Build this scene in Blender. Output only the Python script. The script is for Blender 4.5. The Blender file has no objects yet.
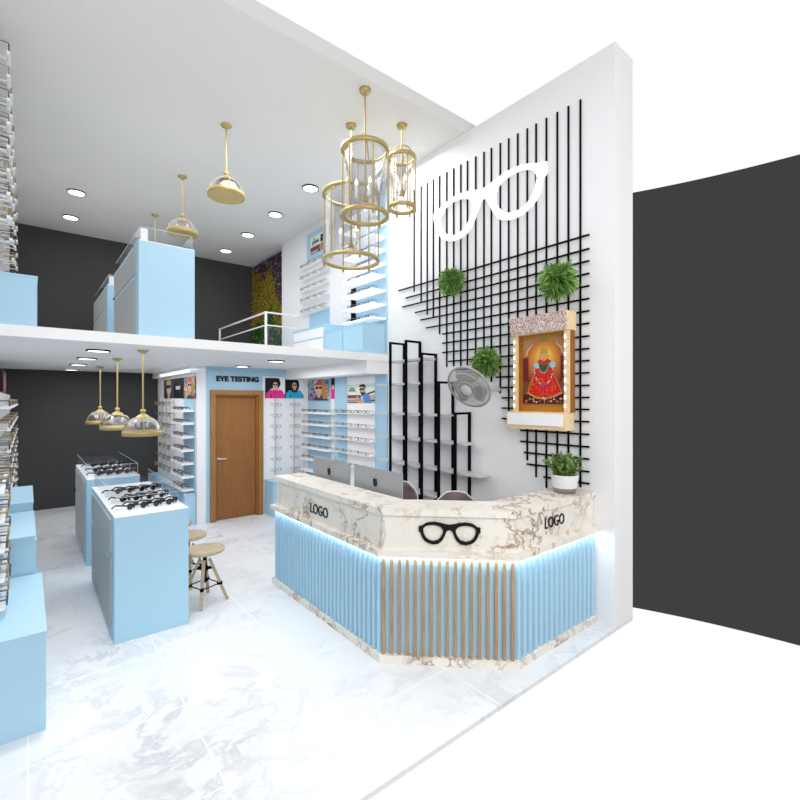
import bpy, math, random
from mathutils import Vector, Matrix
random.seed(7)
PI = math.pi
S = bpy.context.scene
COL = S.collection

# ------------------------------------------------------------------ camera, world, light, exposure
cam_d = bpy.data.cameras.new('camera'); cam_d.lens = 20.475; cam_d.sensor_width = 36; cam_d.clip_start = .05
cam = bpy.data.objects.new('camera', cam_d); COL.objects.link(cam)
cam.location = (0, 0, 2.0); cam.rotation_euler = (PI/2, 0, -math.radians(39.284))
S.camera = cam
W = bpy.data.worlds.new('studio_world'); S.world = W; W.use_nodes = True
nt = W.node_tree; nt.nodes.clear()
tc = nt.nodes.new('ShaderNodeTexCoord'); sp = nt.nodes.new('ShaderNodeSeparateXYZ')
ab = nt.nodes.new('ShaderNodeMath'); ab.operation = 'ABSOLUTE'
gt = nt.nodes.new('ShaderNodeMath'); gt.operation = 'GREATER_THAN'; gt.inputs[1].default_value = .376
mx = nt.nodes.new('ShaderNodeMix'); mx.data_type = 'RGBA'
mx.inputs[6].default_value = (.0513, .0513, .0508, 1); mx.inputs[7].default_value = (1.0, 1.0, 1.0, 1)
bg = nt.nodes.new('ShaderNodeBackground'); wo = nt.nodes.new('ShaderNodeOutputWorld')
nt.links.new(tc.outputs['Generated'], sp.inputs[0]); nt.links.new(sp.outputs[2], ab.inputs[0])
nt.links.new(ab.outputs[0], gt.inputs[0]); nt.links.new(gt.outputs[0], mx.inputs[0])
nt.links.new(mx.outputs[2], bg.inputs[0]); nt.links.new(bg.outputs[0], wo.inputs[0])
def area(name, loc, sx, sy, power, col=(1, 1, 1), rot=(0, 0, 0)):
    l = bpy.data.lights.new(name, 'AREA'); l.shape = 'RECTANGLE'; l.size = sx; l.size_y = sy
    l.energy = power; l.color = col
    o = bpy.data.objects.new(name, l); COL.objects.link(o); o.location = loc; o.rotation_euler = rot
    return o
area('lower_fill', (1.2, 6.3, 2.5), 2.6, 1.6, 25)  # these three unseen area lamps are added to fill the lower floor
area('lower_fill', (1.2, 8.8, 2.5), 2.0, 2.2, 27)
area('lower_fill', (2.9, 6.3, 2.5), 1.0, 1.6, 15)
area('upper_fill', (1.6, 7.6, 5.08), 3.0, 4.4, 48)  # unseen area lamp added as soft fill for the mezzanine
area('counter_fill', (2.5, 4.5, 5.08), 2.6, 1.0, 58)  # unseen area lamp added to brighten the counter and right wall
area('shopfront_fill', (.9, -1.6, 3.2), 5.0, 3.0, 185, rot=(math.radians(80), 0, math.radians(-30)))  # unseen fill lamp added behind the camera to lift the front faces
l = bpy.data.lights.new('left_floor_fill_spot', 'SPOT'); l.energy = 260; l.spot_size = math.radians(34); l.spot_blend = .9; l.shadow_soft_size = .15  # unseen spot added to brighten the left floor and cabinet tops
o = bpy.data.objects.new('left_floor_fill_spot', l); COL.objects.link(o); o.location = (.35, 4.2, 5.1)
S.view_settings.view_transform = 'Standard'; S.view_settings.look = 'None'
S.view_settings.exposure = 0.0; S.view_settings.gamma = 1.0; S.view_settings.use_curve_mapping = False

# ------------------------------------------------------------------ materials
def lin(c): return tuple((v/12.92 if v <= .04045 else ((v+.055)/1.055)**2.4) for v in c)
def rgb(r, g, b): return lin((r/255, g/255, b/255))
def mat(name, col, rough=.6, metal=0., emit=0., noise=.0, nscale=8., spec=.3):
    m = bpy.data.materials.new(name); m.use_nodes = True
    n = m.node_tree.nodes; l = m.node_tree.links; b = n['Principled BSDF']
    b.inputs['Roughness'].default_value = rough; b.inputs['Metallic'].default_value = metal
    b.inputs['Specular IOR Level'].default_value = spec
    if emit:
        b.inputs['Emission Color'].default_value = (*col, 1); b.inputs['Emission Strength'].default_value = emit
    t = n.new('ShaderNodeTexCoord'); z = n.new('ShaderNodeTexNoise'); z.inputs['Scale'].default_value = nscale
    r = n.new('ShaderNodeMix'); r.data_type = 'RGBA'
    k = 1-noise
    r.inputs[6].default_value = (col[0]*k, col[1]*k, col[2]*k, 1); r.inputs[7].default_value = (*[min(1, c*(1+noise*.5)) for c in col], 1)
    l.new(t.outputs['Object'], z.inputs['Vector']); l.new(z.outputs['Fac'], r.inputs[0]); l.new(r.outputs[2], b.inputs['Base Color'])
    return m
def ramp(n, stops):
    r = n.new('ShaderNodeValToRGB'); e = r.color_ramp.elements
    while len(e) < len(stops): e.new(.5)
    for i, (p, c) in enumerate(stops): e[i].position = p; e[i].color = (*c, 1)
    return r
def marble(name, base, vein, vein2, scale, rough, width=.03, grout=0.):
    m = bpy.data.materials.new(name); m.use_nodes = True
    n = m.node_tree.nodes; l = m.node_tree.links; b = n['Principled BSDF']
    b.inputs['Roughness'].default_value = rough; b.inputs['Specular IOR Level'].default_value = .35
    t = n.new('ShaderNodeTexCoord'); mp = n.new('ShaderNodeMapping'); mp.inputs['Rotation'].default_value = (.5, .7, .6)
    l.new(t.outputs['Object'], mp.inputs[0])
    def veins(sc, w, seed):
        z = n.new('ShaderNodeTexNoise'); z.noise_dimensions = '4D'; z.inputs['W'].default_value = seed
        z.inputs['Scale'].default_value = sc; z.inputs['Detail'].default_value = 7; z.inputs['Roughness'].default_value = .62; z.inputs['Distortion'].default_value = .8
        l.new(mp.outputs[0], z.inputs['Vector'])
        a = n.new('ShaderNodeMath'); a.operation = 'SUBTRACT'; a.inputs[1].default_value = .5; l.new(z.outputs['Fac'], a.inputs[0])
        c = n.new('ShaderNodeMath'); c.operation = 'ABSOLUTE'; l.new(a.outputs[0], c.inputs[0])
        r = n.new('ShaderNodeMapRange'); r.inputs['From Max'].default_value = w; r.inputs['To Min'].default_value = 1; r.inputs['To Max'].default_value = 0
        l.new(c.outputs[0], r.inputs['Value']); return r.outputs[0]
    def mask(val, sc, lo, hi, seed):
        z = n.new('ShaderNodeTexNoise'); z.noise_dimensions = '4D'; z.inputs['W'].default_value = seed; z.inputs['Scale'].default_value = sc
        l.new(mp.outputs[0], z.inputs['Vector'])
        r = n.new('ShaderNodeMapRange'); r.inputs['From Min'].default_value = lo; r.inputs['From Max'].default_value = hi
        l.new(z.outputs['Fac'], r.inputs['Value'])
        q = n.new('ShaderNodeMath'); q.operation = 'MULTIPLY'; l.new(val, q.inputs[0]); l.new(r.outputs[0], q.inputs[1]); return q.outputs[0]
    a = n.new('ShaderNodeMix'); a.data_type = 'RGBA'; a.inputs[6].default_value = (*base, 1); a.inputs[7].default_value = (*vein, 1)
    l.new(mask(veins(scale, width, 1.), scale*.6, .42, .62, 5.), a.inputs[0])
    c = n.new('ShaderNodeMix'); c.data_type = 'RGBA'; c.inputs[7].default_value = (*vein2, 1); l.new(a.outputs[2], c.inputs[6])
    l.new(mask(veins(scale*1.9, width*1.5, 3.), scale*.9, .4, .7, 9.), c.inputs[0])
    out = c.outputs[2]
    if grout:
        k = n.new('ShaderNodeTexBrick'); k.offset = 0; k.inputs['Scale'].default_value = 1; k.inputs['Mortar Size'].default_value = .004
        k.inputs['Brick Width'].default_value = grout; k.inputs['Row Height'].default_value = grout
        l.new(t.outputs['Object'], k.inputs['Vector'])
        g = n.new('ShaderNodeMix'); g.data_type = 'RGBA'; g.inputs[7].default_value = (.9, .9, .9, 1)
        l.new(k.outputs['Fac'], g.inputs[0]); l.new(out, g.inputs[6]); out = g.outputs[2]
    l.new(out, b.inputs['Base Color'])
    return m
def wood(name, c1, c2, rough=.5, axis=2, scale=6., stretch=12.):
    m = bpy.data.materials.new(name); m.use_nodes = True
    n = m.node_tree.nodes; l = m.node_tree.links; b = n['Principled BSDF']; b.inputs['Roughness'].default_value = rough
    b.inputs['Specular IOR Level'].default_value = .25
    t = n.new('ShaderNodeTexCoord'); mp = n.new('ShaderNodeMapping')
    sc = [stretch]*3; sc[axis] = 1.; mp.inputs['Scale'].default_value = sc
    z = n.new('ShaderNodeTexNoise'); z.inputs['Scale'].default_value = scale; z.inputs['Detail'].default_value = 5; z.inputs['Distortion'].default_value = .6
    r = ramp(n, [(.3, c1), (.7, c2)])
    l.new(t.outputs['Object'], mp.inputs[0]); l.new(mp.outputs[0], z.inputs['Vector']); l.new(z.outputs['Fac'], r.inputs[0]); l.new(r.outputs[0], b.inputs['Base Color'])
    return m
def glass(name, tint=(1, 1, 1), lo=.08, hi=.6):
    m = bpy.data.materials.new(name); m.use_nodes = True
    n = m.node_tree.nodes; l = m.node_tree.links; n.remove(n['Principled BSDF']); o = n['Material Output']
    t = n.new('ShaderNodeBsdfTransparent'); t.inputs[0].default_value = (*tint, 1)
    g = n.new('ShaderNodeBsdfGlossy'); g.inputs['Roughness'].default_value = .03
    w = n.new('ShaderNodeLayerWeight'); w.inputs['Blend'].default_value = .35
    r = n.new('ShaderNodeMapRange'); r.inputs['To Min'].default_value = lo; r.inputs['To Max'].default_value = hi
    x = n.new('ShaderNodeMixShader'); l.new(w.outputs['Facing'], r.inputs['Value']); l.new(r.outputs[0], x.inputs[0])
    l.new(t.outputs[0], x.inputs[1]); l.new(g.outputs[0], x.inputs[2]); l.new(x.outputs[0], o.inputs[0])
    return m
def emis(name, col, s):
    m = bpy.data.materials.new(name); m.use_nodes = True
    n = m.node_tree.nodes; l = m.node_tree.links; n.remove(n['Principled BSDF'])
    e = n.new('ShaderNodeEmission'); e.inputs[0].default_value = (*col, 1); e.inputs[1].default_value = s
    l.new(e.outputs[0], n['Material Output'].inputs[0]); return m

M = dict(
    wall=mat('white_wall_paint', rgb(238, 238, 240), .7, noise=.01),
    ceil=mat('white_ceiling_paint', rgb(222, 221, 219), .8, noise=.01),
    fascia=mat('white_fascia_paint', rgb(245, 245, 246), .6),
    dark=mat('charcoal_wall_paint', rgb(74, 74, 74), .95, noise=.0, spec=.0),
    blue=mat('light_blue_laminate', rgb(172, 209, 230), .45, noise=.015),
    bluewall=mat('light_blue_wall_paint', rgb(170, 205, 226), .6, noise=.01),
    grey=mat('grey_laminate', rgb(182, 181, 180), .6, noise=.04),
    white=mat('white_lacquer', rgb(245, 245, 247), .4),
    floor=marble('white_marble_tile', rgb(226, 228, 231), rgb(192, 194, 199), rgb(208, 210, 214), 1.6, .28, .035, grout=.8),
    top=marble('cream_brown_veined_marble', rgb(236, 231, 222), rgb(150, 122, 98), rgb(198, 184, 168), 2.6, .3, .028),
    door=wood('oak_door_veneer', rgb(138, 92, 50), rgb(152, 104, 60), .5, 2, 5, 10),
    doord=wood('oak_door_frame', rgb(146, 102, 56), rgb(164, 120, 72), .5, 2, 5, 10),
    slat=wood('oak_slat', rgb(158, 130, 100), rgb(182, 154, 122), .5, 2, 6, 12),
    seat=wood('pale_oak_seat', rgb(162, 142, 118), rgb(194, 176, 150), .5, 0, 7, 7),
    maple=wood('maple_veneer', rgb(226, 196, 152), rgb(238, 212, 172), .5, 1, 5, 8),
    teak=wood('teak_panel', rgb(176, 118, 38), rgb(196, 136, 52), .5, 1, 5, 8),
    teakd=wood('dark_teak_panel', rgb(140, 88, 38), rgb(156, 102, 50), .5, 2, 5, 8),
    gold=mat('brushed_gold_metal', rgb(188, 167, 110), .35, .45, noise=.05),
    black=mat('black_metal', rgb(8, 8, 8), .6, spec=.05),
    bsat=mat('black_satin_letters', rgb(8, 8, 8), .4),
    steel=mat('grey_steel', rgb(205, 205, 207), .4, .1),
    chrome=mat('chrome', rgb(220, 220, 222), .15, .9),
    alu=mat('silver_aluminium', rgb(172, 173, 176), .45, .25),
    screen=mat('dark_screen_glass', rgb(20, 20, 24), .15),
    clear=glass('clear_glass'), acry=glass('clear_acrylic', (.98, .99, 1), .02, .15), smoke=glass('lantern_glass', (.84, .84, .86), .08, .5),
    edge=mat('polished_acrylic_edge', rgb(215, 225, 230), .3),
    fabric=mat('mauve_grey_fabric', rgb(122, 106, 112), .9, noise=.15, nscale=60),
    pot=mat('white_ceramic', rgb(228, 228, 228), .4), potg=mat('grey_concrete', rgb(150, 150, 148), .8, noise=.2, nscale=30),
    soil=mat('soil', rgb(60, 45, 35), .9),
    leaf=mat('grass_green_leaf', rgb(96, 142, 64), .6, noise=.3, nscale=25), leaf2=mat('fresh_green_leaf', rgb(152, 190, 104), .6, noise=.3, nscale=25),
    jade=mat('succulent_green_leaf', rgb(112, 138, 72), .6, noise=.3, nscale=20),
    yel=mat('golden_yellow_foliage', rgb(172, 142, 40), .7, noise=.4, nscale=20), pur=mat('dark_purple_foliage', rgb(92, 42, 80), .7, noise=.4, nscale=20),
    pink=mat('pale_pink_flower', rgb(200, 160, 180), .7), dgreen=mat('deep_green_foliage', rgb(52, 92, 36), .7, noise=.4, nscale=20),
    led=emis('white_led_strip', (.85, .95, 1), 18), ledsoft=emis('soft_led_strip', (1, 1, 1), 4),
    down=emis('downlight_diffuser', (1, 1, 1), 3.5), bulb=emis('warm_bulb', (1, .9, .72), 3),
    lens=mat('black_sunglass_lens', rgb(18, 18, 20), .12), lensg=mat('grey_gradient_lens', rgb(70, 72, 78), .15),
    fr_black=mat('black_acetate', rgb(16, 16, 17), .3), fr_grey=mat('gunmetal_wire', rgb(96, 98, 102), .4, .4),
    fr_brown=mat('tortoise_acetate', rgb(112, 86, 56), .4), fr_gold=mat('gold_wire', rgb(168, 146, 104), .4, .4),
    lit=mat('glowing_white', rgb(250, 250, 252), .5, emit=.35),
    mesh=mat('grey_fan_plastic', rgb(168, 168, 168), .5), fanl=mat('light_grey_plastic', rgb(205, 205, 205), .5),
    mirror=mat('grey_mirror', rgb(170, 176, 184), .12, .7),
)
def patterned(name, c1, c2, sc):
    m = mat(name, c1); n = m.node_tree.nodes; l = m.node_tree.links
    t = n.new('ShaderNodeTexCoord'); w = n.new('ShaderNodeTexWave'); w.wave_type = 'RINGS'; w.inputs['Scale'].default_value = sc; w.inputs['Distortion'].default_value = 14
    w.inputs['Detail'].default_value = 1; w.inputs['Detail Scale'].default_value = 3
    r = ramp(n, [(.42, c1), (.58, c2)]); l.new(t.outputs['Object'], w.inputs['Vector']); l.new(w.outputs['Fac'], r.inputs[0])
    l.new(r.outputs[0], n['Principled BSDF'].inputs['Base Color']); return m
M['lattice'] = patterned('carved_rose_lattice', rgb(158, 124, 120), rgb(232, 216, 208), 11)
_cm = {}
def cm(r, g, b):
    k = (r, g, b)
    if k not in _cm: _cm[k] = mat('print_ink', rgb(r, g, b), .6)
    return _cm[k]

# ------------------------------------------------------------------ mesh builder
class MB:
    def __init__(s): s.v = []; s.f = []; s.m = []; s.mats = []; s.sm = []
    def mi(s, m):
        m = M[m] if isinstance(m, str) else m
        if m not in s.mats: s.mats.append(m)
        return s.mats.index(m)
    def add(s, vs, fs, m, smooth=False):
        o = len(s.v); s.v += [tuple(v) for v in vs]; i = s.mi(m)
        for f in fs: s.f.append([o+k for k in f]); s.m.append(i); s.sm.append(smooth)
    def box(s, x0, x1, y0, y1, z0, z1, m):
        vs = [(x, y, z) for x in (x0, x1) for y in (y0, y1) for z in (z0, z1)]
        s.add(vs, [(0, 1, 3, 2), (4, 6, 7, 5), (0, 4, 5, 1), (2, 3, 7, 6), (0, 2, 6, 4), (1, 5, 7, 3)], m); return s
    def bar(s, p, q, w, m, h=None):
        h = h or w; p = Vector(p); q = Vector(q); d = (q-p).normalized()
        u = d.cross(Vector((0, 0, 1)));
        if u.length < 1e-4: u = Vector((1, 0, 0))
        u.normalize(); v = u.cross(d); u *= w/2; v *= h/2
        vs = [p-u-v, p+u-v, p+u+v, p-u+v, q-u-v, q+u-v, q+u+v, q-u+v]
        s.add(vs, [(3, 2, 1, 0), (4, 5, 6, 7), (0, 1, 5, 4), (1, 2, 6, 5), (2, 3, 7, 6), (3, 0, 4, 7)], m); return s
    def cyl(s, p, q, r0, m, r1=None, n=12, caps=True):
        r1 = r0 if r1 is None else r1; p = Vector(p); q = Vector(q); d = (q-p).normalized()
        u = d.orthogonal().normalized(); v = d.cross(u)
        vs = [c+(u*math.cos(2*PI*k/n)+v*math.sin(2*PI*k/n))*r for c, r in ((p, r0), (q, r1)) for k in range(n)]
        s.add(vs, [(k, (k+1) % n, n+(k+1) % n, n+k) for k in range(n)], m, True)
        if caps: s.add(vs, [list(range(n))[::-1], list(range(n, 2*n))], m)
        return s
    def tube(s, pts, r, m, n=6, closed=False):
        pts = [Vector(p) for p in pts]; N = len(pts); rings = []
        for i in range(N):
            a = pts[(i-1) % N] if (closed or i) else pts[0]; b = pts[(i+1) % N] if (closed or i < N-1) else pts[-1]
            d = (b-a).normalized(); u = d.cross(Vector((.13, .31, .94))).normalized(); v = d.cross(u)
            rings.append([pts[i]+(u*math.cos(2*PI*k/n)+v*math.sin(2*PI*k/n))*r for k in range(n)])
        vs = [v for r_ in rings for v in r_]; fs = []
        for i in range(N if closed else N-1):
            j = (i+1) % N
            fs += [(i*n+k, i*n+(k+1) % n, j*n+(k+1) % n, j*n+k) for k in range(n)]
        s.add(vs, fs, m, True)
        if not closed: s.add(vs, [list(range(n))[::-1], list(range((N-1)*n, N*n))], m)
        return s
    def lathe(s, prof, c, m, n=24, closed=False):
        c = Vector(c); vs = [c+Vector((r*math.cos(2*PI*k/n), r*math.sin(2*PI*k/n), z)) for r, z in prof for k in range(n)]
        P = len(prof); fs = []
        for i in range(P if closed else P-1):
            j = (i+1) % P
            fs += [(i*n+k, i*n+(k+1) % n, j*n+(k+1) % n, j*n+k) for k in range(n)]
        s.add(vs, fs, m, True); return s
    def poly(s, pts, m): s.add(pts, [list(range(len(pts)))], m); return s
    def prism(s, pts, z0, z1, m):
        n = len(pts); vs = [(x, y, z0) for x, y in pts]+[(x, y, z1) for x, y in pts]
        s.add(vs, [list(range(n))[::-1], list(range(n, 2*n))]+[(k, (k+1) % n, n+(k+1) % n, n+k) for k in range(n)], m); return s
    def build(s, name, parent=None, kind=None):
        me = bpy.data.meshes.new(name); me.from_pydata(s.v, [], s.f)
        for m in s.mats: me.materials.append(m)
        me.polygons.foreach_set('material_index', s.m); me.polygons.foreach_set('use_smooth', s.sm); me.update()
        o = bpy.data.objects.new(name, me); COL.objects.link(o)
        if parent: o.parent = parent
        if kind: o['kind'] = kind
        return o
def struct(name, mb): return mb.build(name, kind='structure')
def tag(o, label, cat, group=None):
    o['label'] = label; o['category'] = cat
    if group: o['group'] = group
    return o
def thing(name, loc, label, cat, group=None, rz=0):
    o = bpy.data.objects.new(name, None); COL.objects.link(o); o.location = loc; o.rotation_euler = (0, 0, rz); o.empty_display_size = .1
    return tag(o, label, cat, group)
def dup(root, loc, rz, label, group=None):
    r = root.copy(); COL.objects.link(r); r.location = loc; r.rotation_euler = (root.rotation_euler[0], root.rotation_euler[1], rz); r['label'] = label
    if group: r['group'] = group
    for ch in list(root.children):
        c = ch.copy(); COL.objects.link(c); c.parent = r
        for g in list(ch.children):
            d = g.copy(); COL.objects.link(d); d.parent = c
    return r
ORD = ['first', 'second', 'third', 'fourth', 'fifth', 'sixth', 'seventh', 'eighth', 'ninth', 'tenth']
def curve_mesh(cu, name, parent, mats, mtx):
    tmp = bpy.data.objects.new('tmp', cu); COL.objects.link(tmp)
    dg = bpy.context.evaluated_depsgraph_get(); me = bpy.data.meshes.new_from_object(tmp.evaluated_get(dg))
    bpy.data.objects.remove(tmp); me.materials.clear(); me.materials.append(mats); me.name = name
    o = bpy.data.objects.new(name, me); COL.objects.link(o); o.matrix_world = mtx
    if parent: o.parent = parent; o.matrix_parent_inverse = parent.matrix_basis.inverted()
    return o
def frame(origin, right, up):
    r = Vector(right).normalized(); u = Vector(up).normalized(); n = r.cross(u)
    m = Matrix(((r.x, u.x, n.x, origin[0]), (r.y, u.y, n.y, origin[1]), (r.z, u.z, n.z, origin[2]), (0, 0, 0, 1))); return m
def text(body, name, origin, right, height, m, sx=1., bold=0., parent=None, depth=.004):
    cu = bpy.data.curves.new(name, 'FONT'); cu.body = body; cu.size = height/.73; cu.extrude = depth; cu.offset = bold; cu.resolution_u = 4
    o = curve_mesh(cu, name, parent, M[m], frame(origin, right, (0, 0, 1)) @ Matrix.Diagonal((sx, 1, 1, 1))); return o

# ------------------------------------------------------------------ structure
struct('floor', MB().box(-.38, 4.32, 1.89, 10.57, -.03, 0, 'floor'))
struct('floor_mezzanine', MB().box(-.35, 3.975, 5.14, 10.54, 2.55, 2.65, 'fascia'))
struct('ceiling', MB().box(-.38, 4.32, 3.65, 10.57, 5.14, 5.29, 'ceil'))
w = MB(); w.box(3.98, 4.32, 1.89, 8.64, 0, 5.14, 'wall'); struct('wall_right', w); struct('wall_right', MB().box(4.16, 4.32, 8.64, 10.54, 2.65, 5.14, 'wall')); struct('wall_right', MB().box(3.98, 4.32, 8.64, 10.54, 0, 2.65, 'wall'))
struct('wall_left', MB().box(-.38, -.35, 3.2, 10.54, 0, 5.14, 'wall'))
struct('wall_back', MB().box(-.38, 4.32, 10.54, 10.6, 0, 5.14, 'dark'))
b = MB()                                                # eye testing room: front wall with the door opening, side wall
b.box(2.10, 2.235, 7.71, 7.80, 0, 2.55, 'wall'); b.box(2.235, 2.30, 7.71, 7.80, 0, 2.55, 'bluewall')
b.box(2.30, 3.19, 7.71, 7.80, 2.165, 2.55, 'bluewall'); b.box(3.19, 3.98, 7.71, 7.80, 2.42, 2.55, 'bluewall')
b.box(3.19, 3.98, 7.71, 7.80, 0, 2.42, 'wall'); struct('wall_eye_testing_front', b)
b = MB(); b.box(2.10, 2.2, 7.80, 10.54, 0, 2.55, 'wall'); b.box(2.094, 2.10, 7.80, 8.50, 0, 2.02, 'bluewall'); struct('wall_eye_testing_side', b)
struct('trim_bulkhead', MB().box(3.62, 3.979, 5.15, 7.705, 2.37, 2.55, 'fascia'))
struct('trim_cornice', MB().box(2.00, 2.10, 7.72, 10.53, 2.44, 2.55, 'fascia'))
b = MB(); b.box(3.965, 3.98, 5.14, 5.43, .6, 2.37, 'bluewall'); b.box(3.965, 3.98, 6.20, 6.57, .6, 2.37, 'bluewall')
b.box(3.965, 3.98, 6.72, 7.50, .6, 2.37, 'bluewall'); struct('trim_blue_wall_panels', b)
b = MB(); b.box(3.965, 3.98, 5.14, 5.93, 2.65, 5.14, 'bluewall'); b.box(3.965, 3.98, 6.86, 7.55, 4.54, 5.02, 'bluewall'); b.box(3.965, 3.98, 6.72, 7.45, 2.65, 3.55, 'bluewall')
struct('trim_blue_upper_panels', b)
struct('trim_white_pillar', MB().box(3.93, 3.98, 6.29, 6.67, 2.65, 5.14, 'wall'))
# door
d = MB(); d.box(2.30, 2.38, 7.67, 7.80, 0, 2.165, 'doord'); d.box(3.11, 3.19, 7.67, 7.80, 0, 2.165, 'doord'); d.box(2.38, 3.11, 7.67, 7.80, 2.085, 2.165, 'doord')
d.box(2.38, 2.41, 7.71, 7.80, 0, 2.085, 'teakd'); d.box(3.08, 3.11, 7.71, 7.80, 0, 2.085, 'teakd'); d.box(2.41, 3.08, 7.71, 7.80, 2.055, 2.085, 'teakd')
struct('trim_door_frame', d)
d = MB(); d.box(2.412, 3.078, 7.755, 7.795, .005, 2.053, 'door')
for z in (.01, .44, .85, 1.26, 1.67): d.box(2.515, 2.975, 7.751, 7.755, z+.006, z+.372 if z > 0.02 else .434, 'door')
for x0, x1 in ((2.414, 2.508), (2.982, 3.076)): d.box(x0, x1, 7.751, 7.755, .006, 2.05, 'door')
dr = struct('door_1', d)
MB().cyl((2.455, 7.75, 1.02), (2.455, 7.70, 1.02), .012, 'chrome').cyl((2.455, 7.705, 1.02), (2.56, 7.705, 1.02), .009, 'chrome').cyl((2.455, 7.752, 1.02), (2.455, 7.745, 1.02), .026, 'chrome').build('door_handle', dr)
MB().cyl((2.455, 7.752, .93), (2.455, 7.742, .93), .026, 'chrome').build('keyhole_plate', dr)
t = thing('wall_lettering', (2.40, 7.705, 2.3), 'bold black EYE TESTING letters on the blue wall above the door', 'sign')
text('EYE TESTING', 'letters', (2.395, 7.70, 2.315), (1, 0, 0), .085, 'bsat', 1.07, .006, t, .006)

# ------------------------------------------------------------------ reception counter
C = [(2.10, 4.72), (2.10, 2.79), (2.81, 2.08), (3.975, 2.08)]
def offs(d):          # polyline moved outwards (towards the customer) by d
    k = math.tan(PI/8)*d
    return [(C[0][0]-d, C[0][1]), (C[1][0]-d, C[1][1]-k), (C[2][0]-k, C[2][1]-d), (C[3][0], C[3][1]-d)]
def strip(mb, o, i, z0, z1, m, ext=0):
    a = offs(o); b_ = offs(i); a[0] = (a[0][0], a[0][1]+ext); b_[0] = (b_[0][0], b_[0][1]+ext)
    mb.prism(a+b_[::-1], z0, z1, m)
ct = thing('reception_counter', (2.4, 2.6, 0), 'marble-topped reception counter with blue fluted and oak slatted front', 'reception counter')
PINV = Matrix.Translation((-2.4, -2.6, 0))
def cpart(mb, name):
    o = mb.build(name, ct); o.matrix_parent_inverse = PINV; return o
m_ = MB(); strip(m_, .03, -.02, 0, .06, 'top', .02); cpart(m_, 'plinth')
m_ = MB(); strip(m_, -.012, -.09, .06, .80, 'blue'); 
def fl(mb, p, q, n, m):
    p = Vector((*p, 0)); q = Vector((*q, 0)); d_ = (q-p)/n; nn = Vector((-d_.y, d_.x, 0)).normalized()
    if nn.dot(Vector((-1, -1, 0))) < 0: nn = -nn
    for k in range(n):
        a = p+d_*k
        pts = [a+d_*f+nn*h for f, h in ((.19, -.032), (.19, -.002), (.25, .012), (.5, .018), (.75, .012), (.81, -.002), (.81, -.032))]
        mb.prism([(x.x, x.y) for x in pts], .06, .797, m)
cpart(m_, 'front_panel')
m_ = MB(); fl(m_, C[1], C[0], 30, 'blue'); cpart(m_, 'fluted_panel')
m_ = MB(); fl(m_, C[2], C[3], 16, 'blue'); cpart(m_, 'fluted_panel')
m_ = MB()
p = Vector((*C[1], 0)); q = Vector((*C[2], 0)); dd = (q-p).normalized(); nn = Vector((-dd.y, dd.x, 0))
if nn.dot(Vector((-1, -1, 0))) < 0: nn = -nn
for k in range(17):
    a = p.lerp(q, (k+.3)/16.6)
    pts = [a-dd*.0115-nn*.015, a+dd*.0115-nn*.015, a+dd*.0115+nn*.016, a-dd*.0115+nn*.016]
    m_.prism([(x.x, x.y) for x in pts], .06, .797, 'slat')
cpart(m_, 'oak_slats')
m_ = MB(); strip(m_, .05, -.09, .812, .86, 'top', .03); cpart(m_, 'ledge')
m_ = MB(); strip(m_, -.01, -.10, .86, 1.12, 'top', -.01); cpart(m_, 'marble_fascia')
m_ = MB(); strip(m_, .015, -.33, 1.12, 1.17, 'top', .015); cpart(m_, 'counter_top')
m_ = MB(); strip(m_, .026, -.02, .8005, .8115, 'led'); cpart(m_, 'led_strip')
m_ = MB(); strip(m_, -.09, -.12, .0, 1.12, 'white'); cpart(m_, 'inner_panel')
m_ = MB(); m_.prism([(2.22, 4.68), (2.22, 2.84), (2.86, 2.20), (3.96, 2.20), (3.96, 2.75), (3.15, 2.75), (2.92, 2.98), (2.92, 4.68)], .72, .75, 'white'); cpart(m_, 'desk_top')
m_ = MB(); m_.box(2.24, 2.90, 4.62, 4.66, 0, .72, 'white'); cpart(m_, 'desk_panel'); cpart(MB().box(3.10, 3.12, 2.24, 2.72, 0, .72, 'white'), 'desk_panel')
o = text('LOGO', 'lettering', (2.107, 3.945, .922), (0, -1, 0), .098, 'bsat', .88, 0, ct); 
o = text('LOGO', 'lettering', (3.20, 2.086, .965), (1, 0, 0), .093, 'bsat', .80, 0, ct)

# eyeglass outlines: (distance from centre, height), half shapes mirrored
OUT = [(0, .21), (.02, .212), (.165, .24), (.25, .262), (.33, .273), (.42, .276), (.51, .27), (.6, .247), (.68, .217), (.75, .196), (.813, .183), (.82, .13), (.813, .071), (.79, .045), (.763, .022),
       (.752, -.04), (.727, -.108), (.69, -.16), (.63, -.203), (.57, -.236), (.51, -.255), (.44, -.265), (.377, -.263), (.31, -.25), (.247, -.227), (.19, -.18), (.142, -.116), (.1, -.04), (.06, .03), (.035, .07), (0, .094)]
HOL = [(.70, .06), (.69, .102), (.655, .15), (.606, .185), (.53, .21), (.445, .217), (.36, .21), (.279, .19), (.21, .155), (.173, .098), (.17, .04), (.184, -.024), (.215, -.085), (.258, -.129), (.31, -.168), (.377, -.19), (.44, -.198), (.49, -.188), (.55, -.17), (.606, -.134), (.65, -.08), (.678, -.02)]
OUT2 = [(0, 1.0), (.5, 1.06), (.9, 1.18), (1.5, 1.26), (2.0, 1.22), (2.4, 1.1), (2.75, .84), (3.05, .78), (3.05, .3), (2.9, .24), (2.82, -.05), (2.7, -.3), (2.45, -.62), (2.1, -.82), (1.6, -.95), (1.15, -.88), (.8, -.62), (.58, -.3), (.42, .1), (.3, .38), (.15, .5), (0, .53)]
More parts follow.
